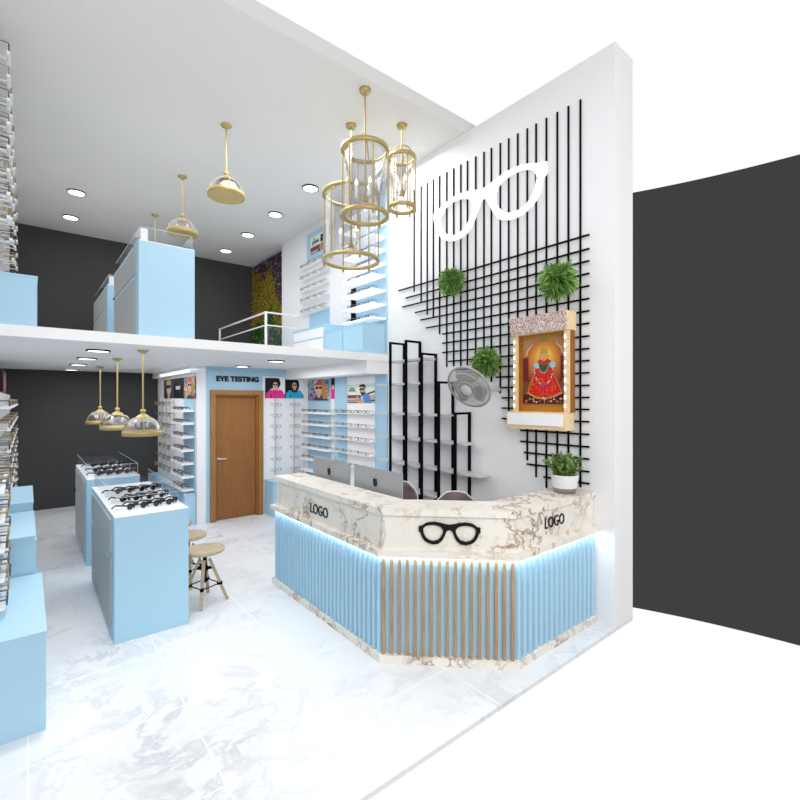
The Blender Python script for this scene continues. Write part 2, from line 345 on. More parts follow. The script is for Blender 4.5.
HOL2 = [(2.65, .4), (2.6, .68), (2.35, .88), (1.95, .98), (1.6, 1.0), (1.2, .95), (.85, .82), (.63, .55), (.6, .3), (.68, .05), (.85, -.25), (1.1, -.52), (1.6, -.68), (2.05, -.58), (2.4, -.3), (2.58, .05)]
def glasses_sign(out, hol, mtx, k, name, mt, th, parent=None):
    cu = bpy.data.curves.new(name, 'CURVE'); cu.dimensions = '2D'; cu.fill_mode = 'BOTH'; cu.extrude = th; cu.bevel_depth = th*.25
    full = out+[(-x, y) for x, y in out[::-1] if x > 1e-6]
    for pts in (full, hol, [(-x, y) for x, y in hol]):
        s_ = cu.splines.new('POLY'); s_.points.add(len(pts)-1); s_.use_cyclic_u = True
        for i, (x, y) in enumerate(pts): s_.points[i].co = (x*k, y*k, 0, 1)
    return curve_mesh(cu, name, parent, M[mt], mtx)
o = glasses_sign(OUT, HOL, frame((3.945, 3.343, 4.16), (0, -1, 0), (0, 0, 1)), .985, 'eyeglasses_sign', 'lit', .007)  # slight surface glow added to bring the emblem up to pure white
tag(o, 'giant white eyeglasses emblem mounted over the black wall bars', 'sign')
mid = (p+q)/2+nn*-.002+dd*.015
glasses_sign(OUT2, HOL2, frame((mid.x+.0, mid.y, .980), dd, (0, 0, 1)), .0755, 'eyeglasses_emblem', 'bsat', .008, ct)

# ------------------------------------------------------------------ bar grille on the right wall
gr = thing('wall_grille', (3.97, 3.3, 1.1), 'black grid of vertical and horizontal metal bars on the right wall', 'wall grille')
GI = Matrix.Translation((-3.97, -3.3, -1.1))
vb = [4.56, 4.421, 4.304, 4.19, 4.076, 3.952, 3.834, 3.719, 3.613, 3.486, 3.365, 3.259, 3.136, 3.024, 2.908, 2.791, 2.686, 2.568, 2.448, 2.331, 2.21]
vz = [3.437, 3.273, 3.095, 3.055, 2.821, 2.404, 2.405, 2.402, 2.408, 2.30, 2.26, 2.20, 2.072, 1.883, 1.72, 1.38, 1.221, 1.131, 1.12, 1.12, 1.19]
hz = [3.507, 3.379, 3.269, 3.154, 3.041, 2.925, 2.813, 2.7, 2.584, 2.469, 2.36, 2.249, 2.134, 2.023, 1.913, 1.801, 1.686, 1.572, 1.461, 1.345, 1.237]
hy = [4.874, 4.725, 4.789, 4.528, 4.419, 4.317, 4.016, 4.016, 4.016, 3.911, 3.801, 3.184, 3.17, 3.107, 3.107, 3.107, 2.867, 2.867, 2.822, 2.786, 2.591]
for y, z in zip(vb, vz):
    o = MB().box(3.966, 3.979, y-.0075, y+.0075, z, 4.79, 'black').build('bar', gr); o.matrix_parent_inverse = GI
for z, y in zip(hz, hy):
    o = MB().box(3.954, 3.966, 2.117, y, z-.008, z+.008, 'black').build('bar', gr); o.matrix_parent_inverse = GI

# ------------------------------------------------------------------ black rack with crossing shelves
rk = thing('display_rack', (3.85, 4.2, .0), 'stepped black metal frame rack with long steel shelves on white wall', 'rack')
RI = Matrix.Translation((-3.85, -4.2, 0))
for y, zt in ((4.76, 2.77), (4.437, 2.765), (4.14, 2.58), (3.842, 2.22), (3.576, 1.86)):
    m_ = MB(); x0, x1 = 3.715, 3.978; t_ = .026
    m_.box(x0, x0+t_, y-.014, y+.014, 0, zt, 'black'); m_.box(x1-t_, x1, y-.014, y+.014, 0, zt, 'black'); m_.box(x0+t_, x1-t_, y-.014, y+.014, zt-t_, zt, 'black')
    o = m_.build('frame', rk); o.matrix_parent_inverse = RI
for z, y0, y1 in ((2.509, 4.12, 4.85), (2.209, 4.14, 5.1), (1.818, 3.78, 5.1), (1.502, 3.46, 5.1), (1.17, 3.24, 5.1), (.84, 3.4, 5.1)):
    o = MB().box(3.755, 3.94, y0, y1, z-.012, z+.012, 'steel').build('shelf', rk); o.matrix_parent_inverse = RI

# ------------------------------------------------------------------ pictures (flat prints built from shapes)
def blob(cx, cy, rx, ry, n=20): return [(cx+rx*math.cos(2*PI*k/n), cy+ry*math.sin(2*PI*k/n)) for k in range(n)]
def poster(name, origin, right, w, h, layers, label, cat='poster', thick=.008, group=None, parent=None, base=(20, 20, 24)):
    """origin: lower left corner; layers: (points in 0..1 units, rgb)"""
    mb = MB(); mb.box(0, w, 0, h, -thick, 0, cm(*base))
    for i, (pts, c) in enumerate(layers):
        pts = [(min(max(x, 0), 1)*w, min(max(y, 0), 1)*h) for x, y in pts]
        a = sum(pts[k][0]*pts[(k+1) % len(pts)][1]-pts[(k+1) % len(pts)][0]*pts[k][1] for k in range(len(pts)))
        if a < 0: pts = pts[::-1]
        mb.poly([(x, y, .0003+i*.00012) for x, y in pts], cm(*c))
    o = mb.build(name); o.matrix_world = frame(origin, right, (0, 0, 1))
    if parent: o.parent = parent; o.matrix_parent_inverse = parent.matrix_basis.inverted()
    else: tag(o, label, cat, group)
    return o
R = lambda x0, y0, x1, y1: [(x0, y0), (x1, y0), (x1, y1), (x0, y1)]
def portrait(jacket, hood):
    L = [(R(.66, .2, 1, 1), (250, 250, 250)), (R(0, 0, .66, 1), (8, 8, 10))]
    L += [(([(.02, 0), (.06, .25), (.2, .4), (.5, .42), (.85, .4), (.97, .2), (.99, 0)]), jacket)]
    L += [(blob(.52, .74 if not hood else .68, .25, .25 if not hood else .34), (12, 10, 12)), (blob(.5, .64, .13, .17), (226, 178, 158)), (R(.44, .40, .57, .52), (214, 164, 144))]
    if hood: L += [([(.3, .5), (.38, .3), (.62, .3), (.72, .5), (.6, .42), (.42, .42)], (14, 14, 20))]
    else: L += [([(.22, .44), (.4, .52), (.52, .5), (.64, .52), (.8, .44), (.66, .38), (.5, .46), (.34, .38)], (232, 188, 170)), (R(.3, .84, .72, .98), (10, 8, 10))]
    L += [(blob(.44, .67, .055, .045), (20, 16, 20)), (blob(.56, .67, .055, .045), (20, 16, 20)), (blob(.5, .55, .035, .014), (176, 60, 70)), (R(.46, .12, .5, .36), tuple(int(c*.75) for c in jacket)), (R(.24, .06, .34, .2), tuple(int(c*.7) for c in jacket))]
    return L
poster('poster', (3.235, 7.700, 2.03), (1, 0, 0), .372, .36, portrait((226, 48, 140), False), 'poster of a dark-haired person in a pink jacket beside the door', thick=.006, group=None)
poster('poster', (3.609, 7.700, 2.03), (1, 0, 0), .366, .36, portrait((48, 168, 214), True), 'poster of a dark-haired person in a turquoise jacket near the corner', thick=.006)
def collage(seed):
    rr = random.Random(seed); L = [(R(0, 0, 1, 1), (150, 168, 178))]
    cs = [(196, 168, 92), (84, 120, 176), (176, 92, 120), (214, 204, 184), (92, 140, 150), (210, 150, 92), (60, 72, 120), (220, 220, 224), (196, 112, 84)]
    for _ in range(70):
        x, y = rr.random(), rr.random(); L.append((blob(x, y, .03+.08*rr.random(), .03+.08*rr.random(), 7), rr.choice(cs)))
    L += [(blob(.62, .62, .24, .34), (190, 150, 84)), ([(.3, 0), (.42, .22), (.75, .25), (.98, 0)], (58, 60, 78)), (R(.48, .14, .62, .36), (216, 160, 134)), (blob(.53, .56, .17, .25), (226, 172, 146)), ([(.36, .76), (.5, .98), (.72, .9), (.7, .74)], (196, 88, 92)),
          ([(.66, .8), (.85, .5), (.9, .1), (.74, .06), (.68, .4)], (178, 136, 70)), (blob(.46, .62, .075, .06), (40, 26, 34)), (blob(.62, .62, .075, .06), (40, 26, 34)), (blob(.5, .42, .045, .02), (190, 50, 70))]
    return L
poster('poster', (3.962, 7.50, 1.99), (0, -1, 0), .76, .36, collage(3), 'colourful collage poster of a person in sunglasses above right-wall shelves', thick=.006)
poster('poster', (3.972, 6.70, 2.02), (0, -1, 0), .12, .35, [(R(0, .55, 1, 1), (8, 8, 10)), (blob(.5, .52, .4, .16), (226, 178, 158)), (R(0, 0, 1, .46), (226, 48, 140))], 'narrow mirror strip, pink poster reflection painted on, between the two wall shelf bays', thick=.005)  # mirror pilaster; its reflection of the pink poster is painted in flat shapes
def beard(txt=True):
    L = [(R(0, .42, 1, 1), (228, 240, 226)), (R(0, .8, 1, 1), (196, 220, 214)), (R(0, 0, 1, .42), (196, 176, 170)), (R(0, .26, .5, .42), (120, 62, 66)), (R(0, .1, .5, .14), (160, 110, 116)), (R(0, 0, .5, .05), (50, 28, 44)), ([(.7, .5), (1, .64), (1, .55), (.76, .44)], (84, 50, 50)), (R(.8, .1, 1, .16), (60, 30, 60))]
    L += [([(.42, .02), (.5, .4), (.66, .56), (.8, .45), (.9, 0)], (84, 134, 196)), ([(.5, .05), (.52, .34), (.6, .36), (.6, .05)], (176, 196, 226)), (blob(.57, .72, .105, .2), (212, 160, 130)), ([(.47, .64), (.52, .44), (.62, .42), (.68, .62), (.62, .56), (.53, .56)], (44, 28, 24)),
          ([(.42, .86), (.48, .96), (.6, 1), (.68, .92), (.69, .74), (.63, .84), (.5, .86)], (16, 14, 16)), (blob(.5, .72, .05, .05), (24, 40, 34)), (blob(.59, .73, .055, .05), (24, 40, 34)), ([(.3, .2), (.36, .36), (.42, .34), (.42, .12), (.66, .12), (.66, 0), (.4, 0)], (210, 158, 130))]
    return L
t = poster('poster', (3.962, 6.17, 1.955), (0, -1, 0), .74, .29, beard(), 'wide poster of a bearded person in sunglasses and blue shirt', thick=.006)
text('JOHN', 'lettering', (3.9535, 6.09, 2.17), (0, -1, 0), .022, 'bsat', 1.5, .001, t, .0005); text('JACOBS', 'lettering', (3.9535, 6.12, 2.135), (0, -1, 0), .026, 'bsat', 1.5, .001, t, .0005)
up = [(R(0, .4, 1, 1), (226, 238, 222)), (R(0, .14, 1, .4), (112, 66, 58)), (R(0, .02, 1, .16), (196, 170, 166)), (blob(.9, .8, .1, .14), (20, 18, 20)), (blob(.9, .6, .1, .16), (60, 38, 34)), ([(.65, .1), (.8, .42), (1, .3), (1, .05)], (206, 128, 92)), (blob(.84, .66, .06, .06), (20, 20, 24)), ([(.55, .02), (.7, .2), (.78, .02)], (40, 36, 52)), (R(.2, .82, .42, .87), (120, 130, 120))]
t = poster('poster', (3.961, 7.40, 4.62), (0, -1, 0), .45, .30, up, 'small pale green and brown poster above the upstairs eyeglasses panel', thick=.006)
text('JOHN', 'lettering', (3.953, 7.32, 4.78), (0, -1, 0), .06, 'bsat', 1.1, .003, t, .0005)
poster('poster', (2.088, 9.95, 2.03), (0, -1, 0), .80, .36, [(R(0, 0, 1, 1), (44, 54, 70)), (blob(.52, .52, .22, .34), (206, 160, 128)), (blob(.5, .8, .24, .18), (176, 150, 110)), (blob(.42, .62, .13, .1), (16, 14, 18)), (blob(.62, .62, .1, .09), (16, 14, 18)), (R(.42, 0, .62, .25), (196, 148, 116))], 'dark blue portrait poster, furthest of three on the shelf side wall', thick=.006)
o = poster('poster', (2.088, 9.12, 2.03), (0, -1, 0), .66, .36, [(R(0, 0, 1, 1), (6, 6, 8))], 'black poster with small white lettering on the shelf side wall', thick=.006)
text('VINCENT', 'print', (2.0815, 8.98, 2.19), (0, -1, 0), .06, 'white', .9, .002, o, .0005)
poster('poster', (2.088, 8.43, 2.03), (0, -1, 0), .68, .36, collage(5), 'colourful collage poster nearest the white corner pillar', thick=.006)

# ------------------------------------------------------------------ eyeglasses
def rim_pts(cx, w, h, n=10):
    return [(cx+w*math.cos(2*PI*k/n), 0, h*math.sin(2*PI*k/n)*(1 if math.sin(2*PI*k/n) < 0 else .85)) for k in range(n)]
def specs(name, mt, r=.003, w=.15, lens=None, tl=.12, loc=(0, 0, 0)):
    k = w/.15; mb = MB()
    for s_ in (-1, 1):
        mb.tube(rim_pts(s_*.036*k, .029*k, .023*k), r, mt, 4, True)
        mb.tube([(s_*.064*k, 0, .012*k), (s_*.073*k, .006, .012*k), (s_*.073*k, tl*.75, .012*k), (s_*.070*k, tl, -.012*k)], r, mt, 4)
    mb.tube([(-.009*k, 0, .008*k), (0, -.003, .012*k), (.009*k, 0, .008*k)], r, mt, 4)
    o = mb.build(name)
    if lens:
        for s_ in (-1, 1):
            pts = rim_pts(s_*.036*k, .028*k, .022*k); MB().poly([(x, -.001, z) for x, y, z in pts], lens).build('lens', o)
    o.location = loc; return o
PROTO = {}
for key, mt in (('grey', 'fr_grey'), ('brown', 'fr_brown'), ('gold', 'fr_gold'), ('black', 'fr_black')): PROTO[key] = bpy.data.objects.new('tmp', None)
_me = {}
NG = 0
def put_specs(kind, loc, rz, label, group, w=.17, r=.0035, tl=.10):
    global NG; NG += 1
    key = (kind, w, r, tl)
    if key not in _me:
        o = specs('eyeglasses', 'fr_'+kind, r, w, None, tl); _me[key] = o.data
    else:
        o = bpy.data.objects.new('eyeglasses', _me[key]); COL.objects.link(o)
    o.location = loc; o.rotation_euler = (0, 0, rz); tag(o, label, 'eyeglasses', group); return o
for k_ in list(PROTO): bpy.data.objects.remove(PROTO[k_])
COLN = {'grey': 'grey metal', 'brown': 'brown', 'gold': 'gold wire', 'black': 'black'}
kinds = ['brown', 'grey', 'black', 'gold']

# shelves on the right wall, lower floor
def shelf_unit(name, x0, x1, y0, y1, zs, mt, label, th=.02, lip=0, led=False):
    t = thing(name, (x1, (y0+y1)/2, zs[-1]), label, 'shelf unit'); inv = Matrix.Translation((-x1, -(y0+y1)/2, -zs[-1]))
    for z in zs:
        o = MB().box(x0, x1, y0, y1, z-th, z, mt).build('shelf', t); o.matrix_parent_inverse = inv
    return t
ZW = [1.79, 1.585, 1.38, 1.17, .965, .76]
shelf_unit('eyeglasses_shelves', 3.85, 3.964, 6.57, 7.60, ZW, 'white', 'six white shelves below the collage poster on the right wall', .035)
for i, z in enumerate(ZW[:5]):
    for j in range(5):
        put_specs(kinds[(i*3+j) % 4], (3.862, 7.48-.2*j, z+.024), -PI/2, '%s eyeglasses, %s from left on the %s shelf under the right-wall collage poster' % (COLN[kinds[(i*3+j) % 4]], ORD[j], ORD[i]), 'eyeglasses below the right-wall collage poster', .17, .004, .08)
MB_ = MB(); MB_.box(3.970, 3.979, 5.44, 6.19, .62, 2.36, 'white'); tag(MB_.build('back_panel'), 'glossy white wall panel behind the bearded-person poster', 'wall panel')
ZM = [1.793, 1.586, 1.38, 1.17, .966]
shelf_unit('eyeglasses_shelves', 3.87, 3.969, 5.43, 6.48, ZM, 'white', 'five thin white shelves below the poster of the bearded person', .010)
for i, z in enumerate(ZM):
    for j in range(5):
        kk = kinds[(i+j*2) % 2 if j % 2 else 3]
        put_specs(kk, (3.882, 6.38-.21*j, z+.027), -PI/2, '%s eyeglasses, %s from the left on the %s shelf below the bearded-person poster' % (COLN[kk], ORD[j], ORD[i]), 'eyeglasses below the bearded-person poster', .19, .0042, .08)
# rod displays
def rod(name, x, y, z0, z1, zs, dirv, label, w=.022, mt='steel'):
    t = thing(name, (x, y, z0), label, 'eyeglasses rod'); inv = Matrix.Translation((-x, -y, -z0))
    o = MB().cyl((x, y, z0), (x, y, z1), w/2, mt, n=8).build('pole', t); o.matrix_parent_inverse = inv
    for z in zs:
        a = Vector((x, y, z)); e = a+Vector(dirv)*.05
        m_ = MB(); m_.bar(a, e, .012, 'acry' if 0 else 'edge'); side = Vector((-dirv[1], dirv[0], 0))*.05; m_.bar(e-side, e+side, .008, 'edge')
        o = m_.build('bracket', t); o.matrix_parent_inverse = inv
    return t
ZR = [1.91-.193*k for k in range(7)]
for n_, x in enumerate((3.415, 3.78)):
    pl = 'under the pink-jacket poster' if n_ == 0 else 'under the turquoise-jacket poster'
    rod('eyeglasses_rod', x, 7.685, .62, 2.03, ZR, (0, -1, 0), 'vertical steel eyeglasses rod '+pl)
    for i, z in enumerate(ZR):
        put_specs('grey', (x, 7.62, z+.01), 0, 'grey metal eyeglasses, %s from top on the rod %s' % (ORD[i], pl), 'eyeglasses on the two rods beside the door', .19, .0028, .045)
# side wall of the eye testing room
ZS = [1.84, 1.635, 1.415, 1.20, .985, .77, .56]
shelf_unit('eyeglasses_shelves', 1.90, 2.09, 7.83, 8.55, ZS, 'white', 'seven white shelves beside the white corner pillar left of the door', .035)
for i, z in enumerate(ZS):
    for j in range(3):
        kk = 'black' if i < 1 else kinds[(i+j) % 3]
        put_specs(kk, (1.93, 8.40-.22*j, z+.027), -PI/2, '%s eyeglasses, %s from back on the %s shelf left of the corner pillar' % (COLN[kk], ORD[j], ORD[i]), 'eyeglasses on the shelves left of the corner pillar', .19, .005, .11)
ZL = [1.93-.2*k for k in range(7)]
for n_, y in enumerate((10.1, 9.75, 9.4, 9.05)):
    rod('eyeglasses_rod', 2.06, y, .62, 2.03, ZL, (-1, 0, 0), 'steel eyeglasses rod, %s from the back on the side wall of the testing room' % ORD[n_], .03)
    for i, z in enumerate(ZL):
        kk = 'grey' if (i+n_) % 3 else 'gold'
        put_specs(kk, (1.97, y, z+.01), -PI/2, '%s eyeglasses, %s from top on the %s rod from back, testing-room side wall' % (COLN[kk], ORD[i], ORD[n_]), 'eyeglasses on the side-wall rods', .26, .005, .08)

def cabinet(name, x0, x1, y0, y1, z0, z1, label, cat='cabinet', face=None, mt='blue', topm=None):
    t = thing(name, ((x0+x1)/2, (y0+y1)/2, z0), label, cat); inv = Matrix.Translation((-(x0+x1)/2, -(y0+y1)/2, -z0))
    def part(mb, nm):
        o = mb.build(nm, t); o.matrix_parent_inverse = inv; return o
    part(MB().box(x0, x1, y0, y1, z0, z1-.02, mt), 'body'); part(MB().box(x0-.005, x1+.005 if face != 'x-' else x1, y0-.005, y1, z1-.02, z1, topm or mt), 'top')
    if face:
        n = max(1, round((y1-y0)/.55)); L = (y1-y0)/n
        for k in range(n):
            a, b_ = y0+k*L+.012, y0+(k+1)*L-.012
            if face == 'x-': part(MB().box(x0-.014, x0, a, b_, z0+.05, z1-.04, 'blue' if mt == 'blue' else 'white'), 'door')
            if face == 'x+': part(MB().box(x1, x1+.014, a, b_, z0+.05, z1-.04, 'blue'), 'door')
    return t
cabinet('base_cabinet', 1.92, 2.093, 7.75, 10.5, 0, .50, 'low light blue cabinet along the testing-room side wall', face='x-')
cabinet('base_cabinet', 3.225, 3.60, 7.36, 7.705, 0, .60, 'low light blue cabinet standing right beside the wooden door')
cabinet('base_cabinet', 3.62, 3.96, 5.18, 7.35, 0, .60, 'long low light blue cabinet along the right wall behind counter', face='x-')

# ------------------------------------------------------------------ upstairs right wall
ZU = [4.43, 4.225, 4.015, 3.81, 3.605]
shelf_unit('eyeglasses_shelves', 3.90, 3.963, 6.73, 7.75, ZU, 'white', 'five slim white shelves under the small upstairs poster', .012)
for i, z in enumerate(ZU):
    for j in range(4):
        put_specs('brown' if j % 2 else 'grey', (3.90, 7.60-.24*j, z+.026), -PI/2, '%s eyeglasses, %s from left on the %s shelf of the upstairs poster panel' % ('brown' if j % 2 else 'grey metal', ORD[j], ORD[i]), 'eyeglasses on the upstairs poster panel', .2, .004, .045)
ZV = [4.72, 4.53, 4.33, 4.145, 3.95, 3.78, 3.57, 3.37, 3.17]
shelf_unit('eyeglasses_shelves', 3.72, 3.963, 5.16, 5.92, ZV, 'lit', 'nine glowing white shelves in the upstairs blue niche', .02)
for i, z in enumerate(ZV[3:]):
    for j in range(3):
        put_specs('grey', (3.76, 5.78-.24*j, z+.03), -PI/2, 'grey metal eyeglasses, %s from left, %s shelf from bottom, upstairs blue niche' % (ORD[j], ORD[5-i]), 'eyeglasses in the upstairs blue niche', .2, .004, .09)
tag(MB().box(3.955, 3.979, 5.93, 6.06, 3.05, 3.75, 'screen').build('dark_glass_strip'), 'narrow dark glass strip beside the upstairs niche shelves', 'glass panel')
t = thing('drawer_cabinet', (3.6, 6.8, 2.65), 'white-fronted upstairs drawer cabinet with a light blue border', 'cabinet'); inv = Matrix.Translation((-3.6, -6.8, -2.65))
def part(mb, nm, t=t, inv=inv):
    o = mb.build(nm, t); o.matrix_parent_inverse = inv; return o
part(MB().box(3.60, 3.96, 6.27, 7.36, 2.66, 3.20, 'blue'), 'body')
for z0, z1 in ((2.70, 2.98), (3.0, 3.15)):
    o = part(MB().box(3.588, 3.60, 6.31, 6.80, z0, z1, 'white'), 'drawer'); part(MB().box(3.588, 3.60, 6.82, 7.32, z0, z1, 'white'), 'drawer')
cabinet('base_cabinet', 3.60, 3.96, 5.18, 6.25, 2.655, 3.08, 'light blue base cabinet below the upstairs glowing shelves', face='x-')

# living wall
t = thing('vertical_garden', (4.1, 9.6, 2.65), 'vertical garden of yellow, green and purple foliage on mezzanine wall', 'vertical garden'); inv = Matrix.Translation((-4.1, -9.6, -2.65))
part(MB().box(4.13, 4.159, 8.66, 10.52, 2.66, 5.13, 'dgreen'), 'backing', t, inv)
fo = MB(); rr = random.Random(4)
for _ in range(9000):
    y = 8.67+1.83*rr.random(); z = 2.68+2.42*rr.random()
    u = (10.5-y)/1.85; v = (z-2.66)/2.47; q_ = v+.08*math.sin(u*9)+.06*math.sin(u*17+1)+.03*rr.uniform(-1, 1)
    if q_ > 1.02-.42*u and u > .1: c_ = 'pur'
    elif q_ > .5-.12*u: c_ = 'yel' if not (q_ > .78 and .5 < u < .8) else 'dgreen'
    elif q_ > .22: c_ = 'dgreen' if rr.random() > .12 else 'leaf2'
    else: c_ = 'pur' if rr.random() < .6 else ('pink' if rr.random() < .35 else 'dgreen')
    if c_ == 'pur' and rr.random() < .12: c_ = 'pink'
    s_ = .022+.02*rr.random(); a = rr.random()*6.3; x = 4.12-.05*rr.random()
    pA = Vector((x, y, z)); d1 = Vector((-.5*rr.random()-.1, math.cos(a), math.sin(a))).normalized()*s_; d2 = Vector((-.3, -math.sin(a), math.cos(a))).normalized()*s_*.45
    fo.add([pA, pA+d1*.5+d2, pA+d1, pA+d1*.5-d2], [(0, 1, 2, 3)], c_)
part(fo, 'foliage', t, inv)

# railing
t = thing('stair_railing', (3.33, 7.9, 2.65), 'white metal stair railing with glass infill on the mezzanine', 'railing'); inv = Matrix.Translation((-3.33, -7.9, -2.65))
for x, y in ((3.33, 7.9), (3.33, 10.45)): part(MB().box(x-.018, x+.018, y-.018, y+.018, 2.65, 3.6, 'white'), 'post', t, inv)
part(MB().box(3.315, 3.345, 7.92, 10.43, 3.575, 3.6, 'white').box(3.35, 3.97, 7.885, 7.915, 3.575, 3.6, 'white'), 'top_rail', t, inv)
part(MB().box(3.32, 3.34, 7.92, 10.43, 3.345, 3.365, 'white').box(3.35, 3.97, 7.89, 7.91, 3.345, 3.365, 'white'), 'middle_rail', t, inv)
part(MB().box(3.36, 3.96, 7.896, 7.904, 2.68, 3.34, 'acry'), 'glass_panel', t, inv)

# ------------------------------------------------------------------ display cases
def sunglass(kind):
    o = specs('sunglasses', 'fr_black', .0068, .158, 'lens' if kind else 'lensg', .14)
    return o
SG = [sunglass(0), sunglass(1)]; SGused = [False, False]
def display_case(x0, x1, y0, y1, z0, label, where, sung=True):
    t = thing('display_case', ((x0+x1)/2, (y0+y1)/2, z0), label, 'display case'); inv = Matrix.Translation((-(x0+x1)/2, -(y0+y1)/2, -z0))
    P = lambda mb, nm: part(mb, nm, t, inv)
    P(MB().box(x0, x1, y0, y1, z0, z0+1.032, 'blue'), 'cabinet_body')
    P(MB().box(x0, x1, y0, y1, z0+1.032, z0+1.04, 'white'), 'top_board')
    o = P(MB().box(x0-.012, x0, y0+.16, y1-.1, z0+.72, z0+.99, 'grey'), 'drawer')
    ym = (y0+y1)/2
    k1 = P(MB().box(x0-.012, x0, y0+.16, y1-.1, z0+.08, z0+.66, 'grey'), 'cupboard_door')
    if y0 > 5: P(MB().cyl((x0-.012, y1-.16, z0+.69), (x0-.03, y1-.16, z0+.69), .012, 'black', n=8), 'knob')
    g = MB(); gz0, gz1 = z0+1.04, z0+1.19; a, b_, c, d_ = x0+.02, x1-.02, y0+.03, y1-.03; w_ = .004
    g.box(a, a+w_, c, d_, gz0, gz1, 'acry'); g.box(b_-w_, b_, c, d_, gz0, gz1, 'acry'); g.box(a+w_, b_-w_, c, c+w_, gz0, gz1, 'acry'); g.box(a+w_, b_-w_, d_-w_, d_, gz0, gz1, 'acry'); g.box(a, b_, c, d_, gz1, gz1+w_, 'acry')
    G = P(g, 'glass_cover')
    e = MB(); e_ = .003
    for p_, q_ in (((a, c, gz1), (a, d_, gz1)), ((b_, c, gz1), (b_, d_, gz1)), ((a, c, gz1), (b_, c, gz1)), ((b_, c, gz0), (b_, c, gz1))): e.bar(p_, q_, e_, 'edge')
    P(e, 'glass_edge')
    if not sung: t.scale = (1, 1, 1.035); return t
    for r_, (yy, n) in enumerate(((y0+.25, 4), (y0+.56, 4), (y0+.93, 4))):
        st = tag(MB().box(x0+.05, x1-.05, yy+.015, yy+.045, z0+1.0405, z0+1.058+.015*r_, 'white').build('riser'), 'white riser bar under the %s row of sunglasses in the %s' % (ORD[r_], where), 'display riser')
        for k in range(n):
            xx = x0+.17+(x1-x0-.25)*k/(n-1); ki = 1 if r_ else 0
            zz = z0+1.04+.03+.014*r_
            rz = .85-.06*k if r_ != 1 else .55+.08*k
            lab = '%s sunglasses, %s from the left in the %s row of the %s' % ('grey-lensed black' if r_ == 0 else 'black', ORD[k], ORD[r_], where)
            if not SGused[ki]:
                o = SG[ki]; SGused[ki] = True; o.location = (xx, yy, zz); o.rotation_euler = (0, 0, rz); tag(o, lab, 'sunglasses', 'sunglasses on the display cases')
            else:
                o = dup(SG[ki], (xx, yy, zz), rz, lab, 'sunglasses on the display cases')
    return t
display_case(.547, 1.114, 4.35, 6.03, 0, 'blue and grey display case of sunglasses under glass, nearest on the floor', 'nearest ground-floor case')
display_case(.55, 1.113, 6.63, 8.25, 0, 'blue and grey display case of sunglasses behind the nearest ground-floor one', 'rear ground-floor case')
display_case(.92, 1.487, 5.55, 7.35, 2.65, 'large light blue display case upstairs at the mezzanine edge', '', False)
display_case(.92, 1.487, 8.0, 9.85, 2.65, 'light blue display case upstairs, further back and partly hidden', '', False)
for y, s_ in ((5.62, 'front'), (8.1, 'rear')):
    t = thing('display_stand', (.97, y, 3.728), 'small white display card inside the %s upstairs glass case' % s_, 'display stand'); inv = Matrix.Translation((-.97, -y, -3.728))
    part(MB().box(.95, 1.02, y, y+.012, 3.730, 3.878, 'white'), 'card', t, inv); part(MB().box(.95, 1.02, y+.012, y+.05, 3.729, 3.735, 'white'), 'foot', t, inv)

# ------------------------------------------------------------------ left wall displays
cabinet('base_cabinet', -.34, .085, 3.5, 4.70, 0, .60, 'nearest low light blue cabinet along the left wall', topm='blue')
cabinet('base_cabinet', -.34, .04, 4.72, 5.80, 0, .905, 'tall light blue cabinet in the middle of the left wall row', face='x+')
cabinet('base_cabinet', -.34, .04, 5.82, 6.95, 0, .985, 'light blue cabinet at the far end of the left wall row')
cabinet('base_cabinet', -.34, .07, 5.6, 6.6, 2.652, 3.19, 'light blue cabinet at the left edge of the mezzanine')
def left_rack(y, z0, z1, zs, lab):
    t = thing('eyeglasses_rack', (-.33, y, z0), lab, 'eyeglasses rack'); inv = Matrix.Translation((.33, -y, -z0))
    part(MB().box(-.345, -.325, y-.015, y+.015, z0, z1, 'gold').box(-.345, -.21, y+.02, y+.03, z0, z1, 'steel'), 'pole', t, inv)
    for z in zs:
        part(MB().box(-.325, -.13, y-.012, y+.012, z-.03, z-.022, 'white').box(-.14, -.115, y-.09, y+.09, z-.03, z-.005, 'white').box(-.27, -.255, y-.10, y+.10, z-.03, z-.012, 'gold'), 'bracket', t, inv)
ZLL = [1.95-.19*k for k in range(8)]
for n_, y in enumerate((5.3, 5.85, 6.4, 6.95, 7.6, 8.3, 9.1)):
    zz = [z for z in ZLL if z > (1.0 if y < 7.1 else .5)]
    left_rack(y, zz[-1]-.12, 2.08, zz, 'gold and white eyeglasses rack, %s from the front on the lower left wall' % ORD[n_])
    for i, z in enumerate(zz):
        put_specs('gold' if (n_+i) % 2 else 'grey', (-.125, y, z+.025), PI/2, '%s eyeglasses, %s from top on the %s rack of the lower left wall' % ('gold wire' if (n_+i) % 2 else 'grey metal', ORD[i], ORD[n_]), 'eyeglasses on the lower left wall', .24, .005, .12)
for n_, y in enumerate((3.95, 4.25, 4.58)):
    zz = [1.43, 1.24, 1.05, .86, .68]
    left_rack(y, .61, 1.55, zz, 'low gold and white eyeglasses rack above the nearest blue cabinet, %s from the front' % ORD[n_])
    for i, z in enumerate(zz):
        put_specs('gold' if (n_+i) % 2 else 'grey', (-.105, y, z+.025), PI/2, '%s eyeglasses, %s from top on the %s low rack by the left wall' % ('gold wire' if (n_+i) % 2 else 'grey metal', ORD[i], ORD[n_]), 'eyeglasses on the low left racks', .2, .005, .12)
ZLU = [4.98-.2*k for k in range(8)]
